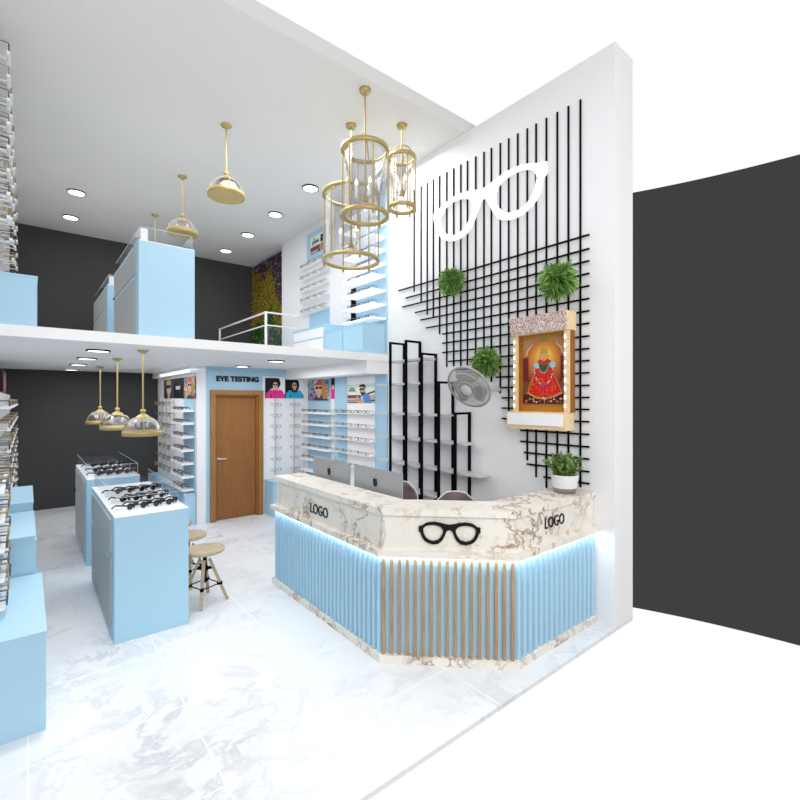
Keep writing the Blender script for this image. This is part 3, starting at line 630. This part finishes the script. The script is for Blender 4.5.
for n_, y in enumerate((5.2, 5.9, 6.7, 7.7, 8.9)):
    left_rack(y, 3.45, 5.1, ZLU, 'gold and white eyeglasses rack, %s from the front on the upper left wall' % ORD[n_])
    for i, z in enumerate(ZLU):
        put_specs('gold' if (n_+i) % 2 else 'grey', (-.125, y, z+.025), PI/2, '%s eyeglasses, %s from top on the %s rack of the upper left wall' % ('gold wire' if (n_+i) % 2 else 'grey metal', ORD[i], ORD[n_]), 'eyeglasses on the upper left wall', .24, .005, .12)
poster('poster', (-.275, 8.4, 2.12), (0, 1, 0), 1.5, .32, [(R(0, 0, 1, 1), (150, 96, 104)), (R(0, 0, .3, 1), (24, 18, 22)), (blob(.6, .5, .2, .4), (206, 150, 130))], 'dark pinkish portrait poster above the racks of the left wall', thick=.07)

# ------------------------------------------------------------------ stools
def stool(loc, label):
    t = thing('bar_stool', loc, label, 'stool', 'round wooden stools beside the nearest display case')
    MB().lathe([(0, .49), (.165, .49), (.185, .498), (.19, .51), (.185, .525), (.17, .53), (0, .53)], (0, 0, 0), 'seat', 28).build('seat', t)
    MB().cyl((0, 0, .19), (0, 0, .49), .017, 'black').cyl((0, 0, .47), (0, 0, .49), .05, 'black').build('screw_post', t)
    MB().cyl((0, 0, .31), (0, 0, .345), .035, 'black').build('collar', t)
    for k in range(4):
        a = PI/4+k*PI/2+.35; c, s_ = math.cos(a), math.sin(a)
        MB().bar((.045*c, .045*s_, .42), (.215*c, .215*s_, 0), .03, 'seat', .024).build('leg', t)
        MB().cyl((.02*c, .02*s_, .33), (.085*c, .085*s_, .335), .016, 'black', n=8).cyl((.115*c, .115*s_, .17), (.165*c, .165*s_, .17), .02, 'black', n=8).build('leg_clamp', t)
    MB().tube([(.15*math.cos(PI/4+k*PI/2+.35), .15*math.sin(PI/4+k*PI/2+.35), .17) for k in range(4)], .006, 'black', 6, True).build('foot_ring', t)
    return t
s0 = stool((1.36, 4.73, 0), 'round wooden stool with four legs, nearest beside the display case')
dup(s0, (1.36, 5.33, 0), .3, 'round wooden stool, middle of the three beside the display case')
dup(s0, (1.36, 5.92, 0), .1, 'round wooden stool, furthest of the three and mostly hidden')

# ------------------------------------------------------------------ computers and chairs
def imac(loc, label):
    t = thing('desktop_computer', loc, label, 'computer', 'desktop computers on the reception desk')
    W_, Hh = .742, .50; b_ = MB()      # back faces -x
    b_.box(0, .012, -W_/2, W_/2, .11, .11+Hh, 'alu'); b_.box(.012, .016, -W_/2+.002, W_/2-.002, .11, .11+Hh, 'screen')
    b_.build('display', t)
    st = MB(); st.box(-.03, -.02, -.09, .09, .01, .26, 'alu'); st.box(-.03, .14, -.09, .09, 0, .01, 'alu'); st.box(-.03, .0, -.09, .09, .25, .262, 'alu'); st.build('stand', t)
    lg = MB(); sil = [(0, -.03), (.012, -.034), (.022, -.022), (.028, 0), (.020, .008), (.022, .018), (.016, .026), (.004, .021), (0, .023), (-.004, .021), (-.016, .026), (-.026, .018), (-.028, 0), (-.022, -.022), (-.012, -.034)]
    lg.poly([(-.0015, -y*1.35+.02, .487+z*1.35) for y, z in sil][::-1], 'bsat'); lg.poly([(-.0015, -y+.02, z+.034) for y, z in ((0, .494), (.004, .506), (.014, .516), (.014, .506), (.008, .497))][::-1], 'bsat'); lg.build('emblem', t)
    return t
i0 = imac((2.50, 4.235, .752), 'silver desktop computer on the reception desk, further from camera, seen from behind')
dup(i0, (2.50, 3.40, .752), 0, 'silver desktop computer on the reception desk, nearer to the marble corner')
def chair(loc, rz, label):
    t = thing('office_chair', loc, label, 'chair', 'mauve office chairs behind the counter', rz)
    def shell(x, y, zc):  # curved back
        pass
    bk = MB(); N = 10; K = 8; vs = []; 
    for side in (0, 1):
        for j in range(K+1):
            z = .52+.53*j/K; wv = .215*(1-.0*(j/K)); top = math.sqrt(max(0, 1-max(0, (j/K-.72)/.28)**2))
            hw = .22*(.86+.14*math.sin(PI*min(1, j/K*1.1)))*(.55+.45*top)
            for i in range(N+1):
                u = -1+2*i/N; vs.append((hw*u, .20-.09*u*u*-1*-1+.03*(j/K)-(.0 if side else .05), z))
    row = N+1; lay = (K+1)*row; fs = []
    for j in range(K):
        for i in range(N):
            a = j*row+i; fs.append((a, a+1, a+row+1, a+row)); fs.append((lay+a, lay+a+row, lay+a+row+1, lay+a+1))
    for j in range(K): fs.append((j*row, (j+1)*row, lay+(j+1)*row, lay+j*row)); fs.append((j*row+N, lay+j*row+N, lay+(j+1)*row+N, (j+1)*row+N))
    for i in range(N): fs.append((i, lay+i, lay+i+1, i+1)); fs.append((K*row+i, K*row+i+1, lay+K*row+i+1, lay+K*row+i))
    bk.add(vs, fs, 'fabric', True); bo = bk.build('backrest', t)
    pip = MB(); edge = [vs[lay+j*row] for j in range(K+1)]+[vs[lay+K*row+i] for i in range(N+1)]+[vs[lay+j*row+N] for j in range(K, -1, -1)]
    pip.tube(edge, .007, 'white', 6).build('piping', bo)
    st = MB(); st.lathe([(0, .42), (.2, .42), (.235, .44), (.24, .47), (.22, .5), (0, .51)], (0, 0, 0), 'fabric', 20).build('seat', t)
    MB().cyl((0, 0, .08), (0, 0, .42), .025, 'chrome').build('gas_lift', t)
    for k in range(5):
        a = 2*PI*k/5+.3; MB().bar((0, 0, .09), (.26*math.cos(a), .26*math.sin(a), .06), .04, 'black', .025).build('foot', t); MB().cyl((.26*math.cos(a)-.012, .26*math.sin(a), .03), (.26*math.cos(a)+.012, .26*math.sin(a), .03), .03, 'black').build('castor', t)
    return t
c0 = chair((3.20, 3.98, 0), -1.05, 'mauve-grey office chair with white piping, beside the nearer computer')
dup(c0, (3.29, 3.13, 0), -.69, 'mauve-grey office chair behind the middle of the marble counter')

# ------------------------------------------------------------------ wall fan
nrm = Vector((-.55, -.56, .62)).normalized()  # in camera space: right, up, back
ca = math.radians(39.284); right = Vector((math.cos(ca), -math.sin(ca), 0)); fwd = Vector((math.sin(ca), math.cos(ca), 0))
nW = (right*nrm.x+Vector((0, 0, 1))*nrm.y-fwd*nrm.z).normalized()
fc = Vector((3.475, 3.14, 2.13)); fm = Matrix.Translation(fc) @ Vector((0, 0, 1)).rotation_difference(nW).to_matrix().to_4x4()
t = thing('wall_fan', fc, 'grey wire-caged wall fan on a bracket beside the plant balls', 'fan'); t.matrix_world = fm
FR = .237; N = 48
cg = MB(); cg.tube([(FR*math.cos(2*PI*k/N), FR*math.sin(2*PI*k/N), 0) for k in range(N)], .011, 'mesh', 6, True)
for rr_, z in ((.19, .045), (.10, .058)):
    cg.tube([(rr_*math.cos(2*PI*k/N), rr_*math.sin(2*PI*k/N), z) for k in range(N)], .003, 'fanl', 4, True)
for k in range(72):
    a = 2*PI*k/72; c, s_ = math.cos(a), math.sin(a)
    cg.tube([(.06*c, .06*s_, .06), (.185*c, .185*s_, .045), (.222*c, .222*s_, .02), (FR*c, FR*s_, 0)], .002, 'mesh', 3)
    cg.tube([(.07*c, .07*s_, -.07), (.2*c, .2*s_, -.05), (FR*c, FR*s_, 0)], .002, 'mesh', 3)
cg.build('cage', t)
MB().lathe([(0, .068), (.05, .066), (.065, .058), (.065, .05), (0, .05)], (0, 0, 0), 'fanl', 24).build('hub_cap', t)
for k in range(3):
    a = 2*PI*k/3; bl = MB(); vs = []
    for i in range(7):
        r_ = .04+.175*i/6; wv = .35+.55*math.sin(PI*min(1, (i+1)/7.5)); 
        for s_, zz in ((-1, -.025), (1, .02)): vs.append((r_*math.cos(a+s_*wv), r_*math.sin(a+s_*wv), zz))
    bl.add(vs, [(2*i, 2*i+1, 2*i+3, 2*i+2) for i in range(6)], 'mesh', True); bl.build('blade', t)
MB().cyl((0, 0, -.02), (0, 0, -.15), .055, 'fanl').build('motor', t)
loc_w = fm.inverted() @ Vector((3.975, 3.15, 2.12)); mid_w = fm.inverted() @ Vector((3.83, 3.15, 2.12))
MB().tube([(0, 0, -.14), mid_w, loc_w], .03, 'fanl', 8).build('bracket', t)

# ------------------------------------------------------------------ plants
def grass_ball(loc, r, seed, label):
    t = thing('grass_ball_planter', loc, label, 'plant', None); rr = random.Random(seed); mb = MB()
    for _ in range(1300):
        u = rr.uniform(-1, 1); a = rr.random()*2*PI; d_ = Vector((math.sqrt(1-u*u)*math.cos(a), math.sqrt(1-u*u)*math.sin(a), u))
        if d_.x > .75: continue
        b0 = d_*r*rr.uniform(.2, .75); d_ = (d_+Vector((rr.uniform(-.6, .6), rr.uniform(-.6, .6), rr.uniform(-.6, .6)))).normalized(); s_ = d_.orthogonal().normalized(); s_.rotate(Matrix.Rotation(rr.random()*6.3, 3, d_)); L = r*(.7+.65*rr.random())
        bend = Vector((0, 0, -.15*r))+s_.cross(d_)*r*rr.uniform(-.5, .5); w_ = r*.026
        L *= .62; mb.add([b0-s_*w_, b0+s_*w_, b0+d_*L*.65+s_*w_+bend*.3, b0+d_*L+bend, b0+d_*L*.65-s_*w_+bend*.3], [(0, 1, 2, 3, 4)], 'leaf' if rr.random() < .6 else 'leaf2')
    mb.lathe([(0, -r*.5)]+[(r*.5*math.cos(x), r*.5*math.sin(x)) for x in (-1, -.5, 0, .5, 1)]+[(0, r*.5)], (0, 0, 0), 'dgreen', 10)
    mb.build('foliage', t)
    MB().cyl((r*.3, 0, 0), (3.952-loc[0], 0, 0), r*.42, 'pot', r1=r*.5, n=20).build('pot', t)
grass_ball((3.83, 3.735, 3.395), .135, 1, 'green grass ball planter on the bars below the white eyeglasses, left')
grass_ball((3.79, 2.33, 3.115), .150, 2, 'large green grass ball planter on the bars above the red shrine')
grass_ball((3.85, 3.235, 2.42), .135, 3, 'green grass ball planter in white pot beside the wall fan')
pt = thing('potted_plant', (3.745, 2.235, 1.171), 'bushy green plant in a two-tone white and grey pot on counter', 'potted plant')
MB().lathe([(0, 0), (.09, 0), (.105, .045)], (0, 0, 0), 'potg', 28).lathe([(.105, .045), (.119, .155), (.119, .16), (.107, .16), (.105, .14)], (0, 0, 0), 'pot', 28).build('pot', pt)
MB().lathe([(0, .145), (.099, .145)], (0, 0, 0), 'soil', 20).build('soil', pt)
pf = MB(); rr = random.Random(11)
for _ in range(46):
    a = rr.random()*2*PI; tl = rr.uniform(.0, 1.15); L = rr.uniform(.12, .22); d_ = Vector((math.cos(a)*tl, math.sin(a)*tl, 1)).normalized(); p0 = Vector((math.cos(a)*.05*rr.random(), math.sin(a)*.05*rr.random(), .14))
    if p0.x+d_.x*L > .2: continue
    pf.cyl(p0, p0+d_*L, .004, 'jade', .002, 5)
    for k in range(13):
        q_ = p0+d_*L*(.2+.8*k/12); b_ = rr.random()*6.3; s_ = (d_.orthogonal().normalized()); s_.rotate(Matrix.Rotation(b_, 3, d_)); tip = q_+(s_*.75+d_*.6).normalized()*.042; w_ = s_.cross(d_)*.013
        pf.add([q_, (q_+tip)/2+w_, tip, (q_+tip)/2-w_], [(0, 1, 2, 3)], 'jade' if rr.random() < .6 else 'leaf')
pf.build('foliage', pt)

# ------------------------------------------------------------------ shrine
sh = thing('wall_shrine', (3.87, 2.57, 1.72), 'wooden wall shrine with carved roof holding a red devotional picture', 'shrine'); inv = Matrix.Translation((-3.87, -2.57, -1.72))
SP = lambda mb, nm: part(mb, nm, sh, inv)
Y0, Y1 = 2.25, 2.90
SP(MB().box(3.775, 3.934, Y0, Y1, 1.717, 1.885, 'maple'), 'base')
dw = SP(MB().box(3.762, 3.775, Y0+.02, Y1-.02, 1.755, 1.87, 'white'), 'drawer')
SP(MB().box(3.892, 3.934, 2.257, 2.829, 1.885, 2.64, 'teak'), 'back_panel')
SP(MB().box(3.84, 3.925, 2.236, 2.256, 1.885, 2.64, 'teakd'), 'side_panel')
SP(MB().box(3.84, 3.925, 2.83, 2.85, 1.885, 2.64, 'teak'), 'side_panel')
for y in (2.236, 2.80):
    m_ = MB(); m_.box(3.82, 3.84, y, y+.05, 1.885, 2.645, 'maple'); SPp = SP(m_, 'pillar')
    l_ = MB()
    for k in range(9): l_.box(3.814, 3.8199, y+.033, y+.045, 1.93+k*.08, 1.958+k*.08, 'ledsoft')
    o = l_.build('led_lights', SPp); 
Ra, Rb = 2.23, 2.862
m_ = MB(); vs = [(3.795, Ra, 2.645), (3.934, Ra, 2.645), (3.934, Ra, 2.815), (3.765, Ra, 2.815), (3.795, Rb, 2.645), (3.934, Rb, 2.645), (3.934, Rb, 2.815), (3.765, Rb, 2.815)]
m_.add(vs, [(0, 3, 2, 1), (4, 5, 6, 7), (0, 1, 5, 4), (1, 2, 6, 5), (2, 3, 7, 6), (0, 4, 7, 3)], 'maple'); SP(m_, 'roof')
m_ = MB(); q8 = [(3.789, Ra+.002, 2.648), (3.759, Ra+.002, 2.812), (3.759, Rb-.002, 2.812), (3.789, Rb-.002, 2.648)]
m_.add(q8+[(x+.0055, y, z) for x, y, z in q8], [(3, 2, 1, 0), (0, 4, 7, 3), (1, 2, 6, 5), (0, 1, 5, 4), (2, 3, 7, 6)], 'lattice'); SP(m_, 'carved_panel')
L = [(R(0, 0, 1, 1), (120, 30, 26))]
for k in range(9): L.append((blob(.5, .70, .56-.05*k, .44-.04*k, 28), (int(150+11*k), int(58+15*k), int(26+6*k))))
L += [(R(0, .3, .13, .72), (112, 34, 36)), (R(.87, .3, 1, .72), (112, 34, 36)), (R(0, .0, 1, .14), (78, 18, 34)), (R(0, .14, .2, .34), (120, 74, 52)), (R(.8, .14, 1, .34), (120, 74, 52))]
for s_ in (-1, 1):
    L.append(([(.5+s_*.5, .72), (.5+s_*.44, .72), (.5+s_*.42, .82), (.5+s_*.3, .92), (.5+s_*.1, .97), (.5+s_*.1, 1), (.5+s_*.5, 1)], (176, 128, 92)))
    L.append(([(.5+s_*.44, .75), (.5+s_*.40, .75), (.5+s_*.38, .82), (.5+s_*.26, .915), (.5+s_*.26, .93), (.5+s_*.40, .84)], (222, 184, 140)))
L += [(blob(.5, .975, .09, .022), (92, 150, 70))]
for k in range(16):
    a = PI*k/15-.0; L.append(([(.5+.1*math.cos(a+.06), .74+.08*math.sin(a+.06)), (.5+.21*math.cos(a), .74+.16*math.sin(a)), (.5+.1*math.cos(a-.06), .74+.08*math.sin(a-.06))], (250, 214, 140)))
L += [([(.10, .16), (.2, .36), (.3, .47), (.7, .47), (.8, .36), (.92, .16), (.7, .08), (.5, .06), (.3, .08)], (196, 150, 70)), ([(.13, .18), (.22, .36), (.31, .48), (.69, .48), (.78, .36), (.89, .18), (.7, .11), (.5, .09), (.3, .11)], (206, 26, 24)),
      ([(.28, .5), (.30, .62), (.40, .68), (.60, .68), (.72, .62), (.74, .5), (.62, .42), (.4, .42)], (200, 40, 30)), (blob(.33, .59, .07, .05), (150, 196, 206)), (blob(.70, .59, .07, .05), (150, 196, 206)),
      ([(.37, .66), (.40, .5), (.5, .46), (.61, .5), (.64, .66), (.56, .60), (.45, .60)], (58, 84, 42)), (blob(.5, .72, .075, .065), (224, 168, 110)), ([(.41, .76), (.43, .84), (.47, .86), (.5, .91), (.53, .86), (.57, .84), (.59, .76)], (190, 150, 70)), (blob(.41, .72, .03, .03), (206, 160, 80)), (blob(.59, .72, .03, .03), (206, 160, 80)),
      (R(.46, .725, .485, .735), (30, 20, 20)), (R(.515, .725, .54, .735), (30, 20, 20)), (blob(.5, .685, .022, .009), (176, 30, 30))]
for k in range(21):
    a = PI+PI*k/20; x, y = .5+.22*math.cos(a), .56+.27*math.sin(a); L.append((blob(x, y, .014, .011, 8), (236, 226, 214) if k % 3 else (90, 120, 90)))
    x, y = .5+.12*math.cos(a), .62+.15*math.sin(a); L.append((blob(x, y, .011, .009, 8), (240, 224, 220) if k % 2 else (196, 60, 110)))
L.append((blob(.5, .29, .09, .016), (150, 70, 160)))
rr = random.Random(6)
for _ in range(90):
    x = rr.uniform(.18, .84); y = rr.uniform(.12, .4)
    if abs(x-.5) < .34*(1-(y-.12)*.9): L.append((blob(x, y, .006, .005, 5), (240, 190, 90)))
for _ in range(30):
    x = rr.uniform(.05, .95); L.append((blob(x, rr.uniform(.02, .1), .025, .014, 7), rr.choice([(200, 60, 90), (226, 180, 170), (90, 120, 50), (190, 140, 70), (120, 30, 60)])))
poster('devotional_picture', (3.883, 2.775, 1.965), (0, -1, 0), .478, .635, L, 'red and orange framed devotional picture of a seated figure inside shrine', 'picture', .008, base=(120, 30, 26))

# ------------------------------------------------------------------ pendants
def dome_pendant(loc, drop, label, group, closed=False):
    """loc: ceiling point; drop: distance from the ceiling to the rim's bottom"""
    t = thing('dome_pendant', loc, label, 'pendant lamp', group); z = -drop; R_ = .195
    MB().lathe([(0, -.03), (.03, -.03), (.045, -.012), (.06, -.008), (.06, 0), (0, 0)], (0, 0, 0), 'gold', 20).build('canopy', t)
    MB().cyl((0, 0, -.03), (0, 0, z+.27), .009, 'gold').build('rod', t)
    MB().lathe([(0, z+.29), (.02, z+.29), (.03, z+.275), (.03, z+.255), (.018, z+.25), (.028, z+.235), (.045, z+.225), (.075, z+.2), (.08, z+.19), (0, z+.19)], (0, 0, 0), 'gold', 24).build('cap', t)
    gp = [(.08, .195), (.11, .185), (.15, .15), (.18, .105), (.197, .05)]
    MB().lathe([(r, z+h) for r, h in gp], (0, 0, 0), 'smoke', 32).build('glass_dome', t)
    MB().lathe([(R_, z+.052), (R_+.008, z+.05), (R_+.008, z), (R_, z-.002), (R_-.01, z), (R_-.01, z+.05)], (0, 0, 0), 'gold', 36, True).build('rim_band', t)
    MB().cyl((0, 0, z+.004), (0, 0, z+.010), R_-.011, 'gold' if closed else 'fanl', n=32).build('diffuser', t)
    for k in range(3):
        ar = MB()
        a = 2*PI*k/3+.4; c, s_ = math.cos(a), math.sin(a); ar.tube([(c*(r+.004), s_*(r+.004), z+h) for r, h in gp], .006, 'gold', 6); ar.build('arm', t)
    for k in range(2):
        a = 2.2+PI*k; MB().lathe([(0, -.03), (.02, -.022), (.026, 0), (.016, .028), (.01, .04)], (.06*math.cos(a), .06*math.sin(a), z+.12), 'chrome', 12).build('bulb', t)
    return t
l0 = dome_pendant((.985, 5.69, 2.549), .94, 'gold-rimmed glass dome pendant, nearest of three under the mezzanine', 'glass dome pendants downstairs')
dup(l0, (.92, 7.05, 2.549), .5, 'gold-rimmed glass dome pendant, middle of three under the mezzanine', None)
dup(l0, (.92, 8.9, 2.549), 1., 'gold-rimmed glass dome pendant, furthest of three under the mezzanine', None)
l1 = dome_pendant((1.755, 5.28, 5.139), .82, 'gold dome pendant below upper ceiling, nearest and cut off by the frame', 'glass dome pendants upstairs', True)
dup(l1, (1.68, 6.88, 5.139), .5, 'gold dome pendant hanging beside the upstairs display case', None)
dup(l1, (1.67, 8.6, 5.139), 1., 'gold dome pendant partly hidden behind the upstairs display case', None)

def lantern(x, y, z0, z1, R_, label):
    t = thing('lantern_pendant', (x, y, 5.139), label, 'pendant lamp', 'glass cylinder lanterns'); a0 = z0-5.139; a1 = z1-5.139
    MB().lathe([(0, -.03), (.05, -.03), (.06, 0), (0, 0)], (0, 0, 0), 'gold', 20).build('canopy', t)
    top = MB(); top.cyl((0, 0, -.03), (0, 0, a1+.16), .009, 'gold')
    for k in range(4):
        a = PI/4+k*PI/2; c, s_ = math.cos(a), math.sin(a)
        top.tube([(0, 0, a1+.16), (c*R_*.5, s_*R_*.5, a1+.13), (c*R_*.9, s_*R_*.9, a1+.03), (c*R_, s_*R_, a1)], .008, 'gold', 6)
    top.build('hanger', t)
    for zz, nm in ((a0, 'bottom_ring'), (a1, 'top_ring')):
        MB().lathe([(R_+.012, zz+.02), (R_+.012, zz-.015), (R_-.022, zz-.015), (R_-.022, zz+.02)], (0, 0, 0), 'gold', 40, True).build(nm, t)
    for k in range(6):
        a = k*PI/3+.25; c, s_ = math.cos(a), math.sin(a); MB().cyl((c*R_, s_*R_, a0), (c*R_, s_*R_, a1), .008, 'gold', n=8).cyl((c*R_, s_*R_, a0-.05), (c*R_, s_*R_, a0-.01), .014, 'gold', n=8).build('upright', t)
    MB().lathe([(R_-.026, a0+.02), (R_-.026, a1-.02)], (0, 0, 0), 'smoke', 40).build('glass_cylinder', t)
    MB().cyl((0, 0, a0+.18), (0, 0, a1+.16), .010, 'gold', n=8).cyl((0, 0, a0+.15), (0, 0, a0+.2), .03, 'gold').build('stem', t)
    for k in range(3):
        a = k*2*PI/3+.5; c, s_ = math.cos(a)*R_*.38, math.sin(a)*R_*.38
        cd = MB().tube([(0, 0, a0+.17), (c*.6, s_*.6, a0+.14), (c, s_, a0+.18)], .006, 'gold', 6).cyl((c, s_, a0+.18), (c, s_, a0+.30), .016, 'white', n=10).build('candle_arm', t)
        MB().lathe([(0, .0), (.014, .012), (.018, .03), (.008, .06), (0, .075)], (c, s_, a0+.30), 'bulb', 10).build('bulb', cd)
    return t
lantern(2.86, 4.38, 3.59, 4.34, .315, 'largest gold and glass cylinder lantern, hanging lowest')
lantern(2.64, 3.785, 3.86, 4.52, .232, 'middle gold and glass cylinder lantern beside the largest one')
lantern(3.31, 4.01, 4.19, 4.76, .152, 'smallest gold and glass lantern, nearest to the white wall')

# ------------------------------------------------------------------ ceiling downlights
def downlight(x, y, z, label, lower):
    t = thing('ceiling_downlight', (x, y, z), label, 'ceiling light', 'round black-rimmed downlights')
    r_ = .115 if lower else .12
    MB().lathe([(r_-.02, -.001), (r_, -.001), (r_, -.014), (r_-.012, -.018)], (0, 0, 0), 'black', 28).build('trim_ring', t)
    MB().cyl((0, 0, -.003), (0, 0, -.015), r_-.014, 'down', n=24).build('diffuser', t)
    l = bpy.data.lights.new('downlight', 'SPOT'); l.energy = 9 if lower else 22; l.spot_size = math.radians(110); l.spot_blend = .8; l.shadow_soft_size = .1
    o = bpy.data.objects.new('downlight_lamp', l); COL.objects.link(o); o.parent = t; o.location = (0, 0, -.03)
for i, (x, y) in enumerate([(.57, 8.41), (.57, 9.62)]): downlight(x, y, 5.139, 'round downlight on upper ceiling near the left wall, %s' % ('nearer' if i == 0 else 'further'), False)
for i, (x, y) in enumerate([(3.235, 6.05), (3.235, 7.28), (3.23, 8.51), (3.22, 9.71)]): downlight(x, y, 5.139, 'round downlight, %s from the lanterns in the upper ceiling right row' % ORD[i], False)
for i, (x, y) in enumerate([(.6, 5.97), (.6, 7.2), (.6, 8.5), (.6, 10.0)]): downlight(x, y, 2.549, 'round downlight, %s from the mezzanine edge in the left row underneath' % ORD[i], True)
for i, (x, y) in enumerate([(2.68, 6.0), (2.68, 7.3)]): downlight(x, y, 2.549, 'round downlight under the mezzanine, %s the eye testing door' % ('further before' if i == 0 else 'right before'), True)
print('eyeglasses', NG)
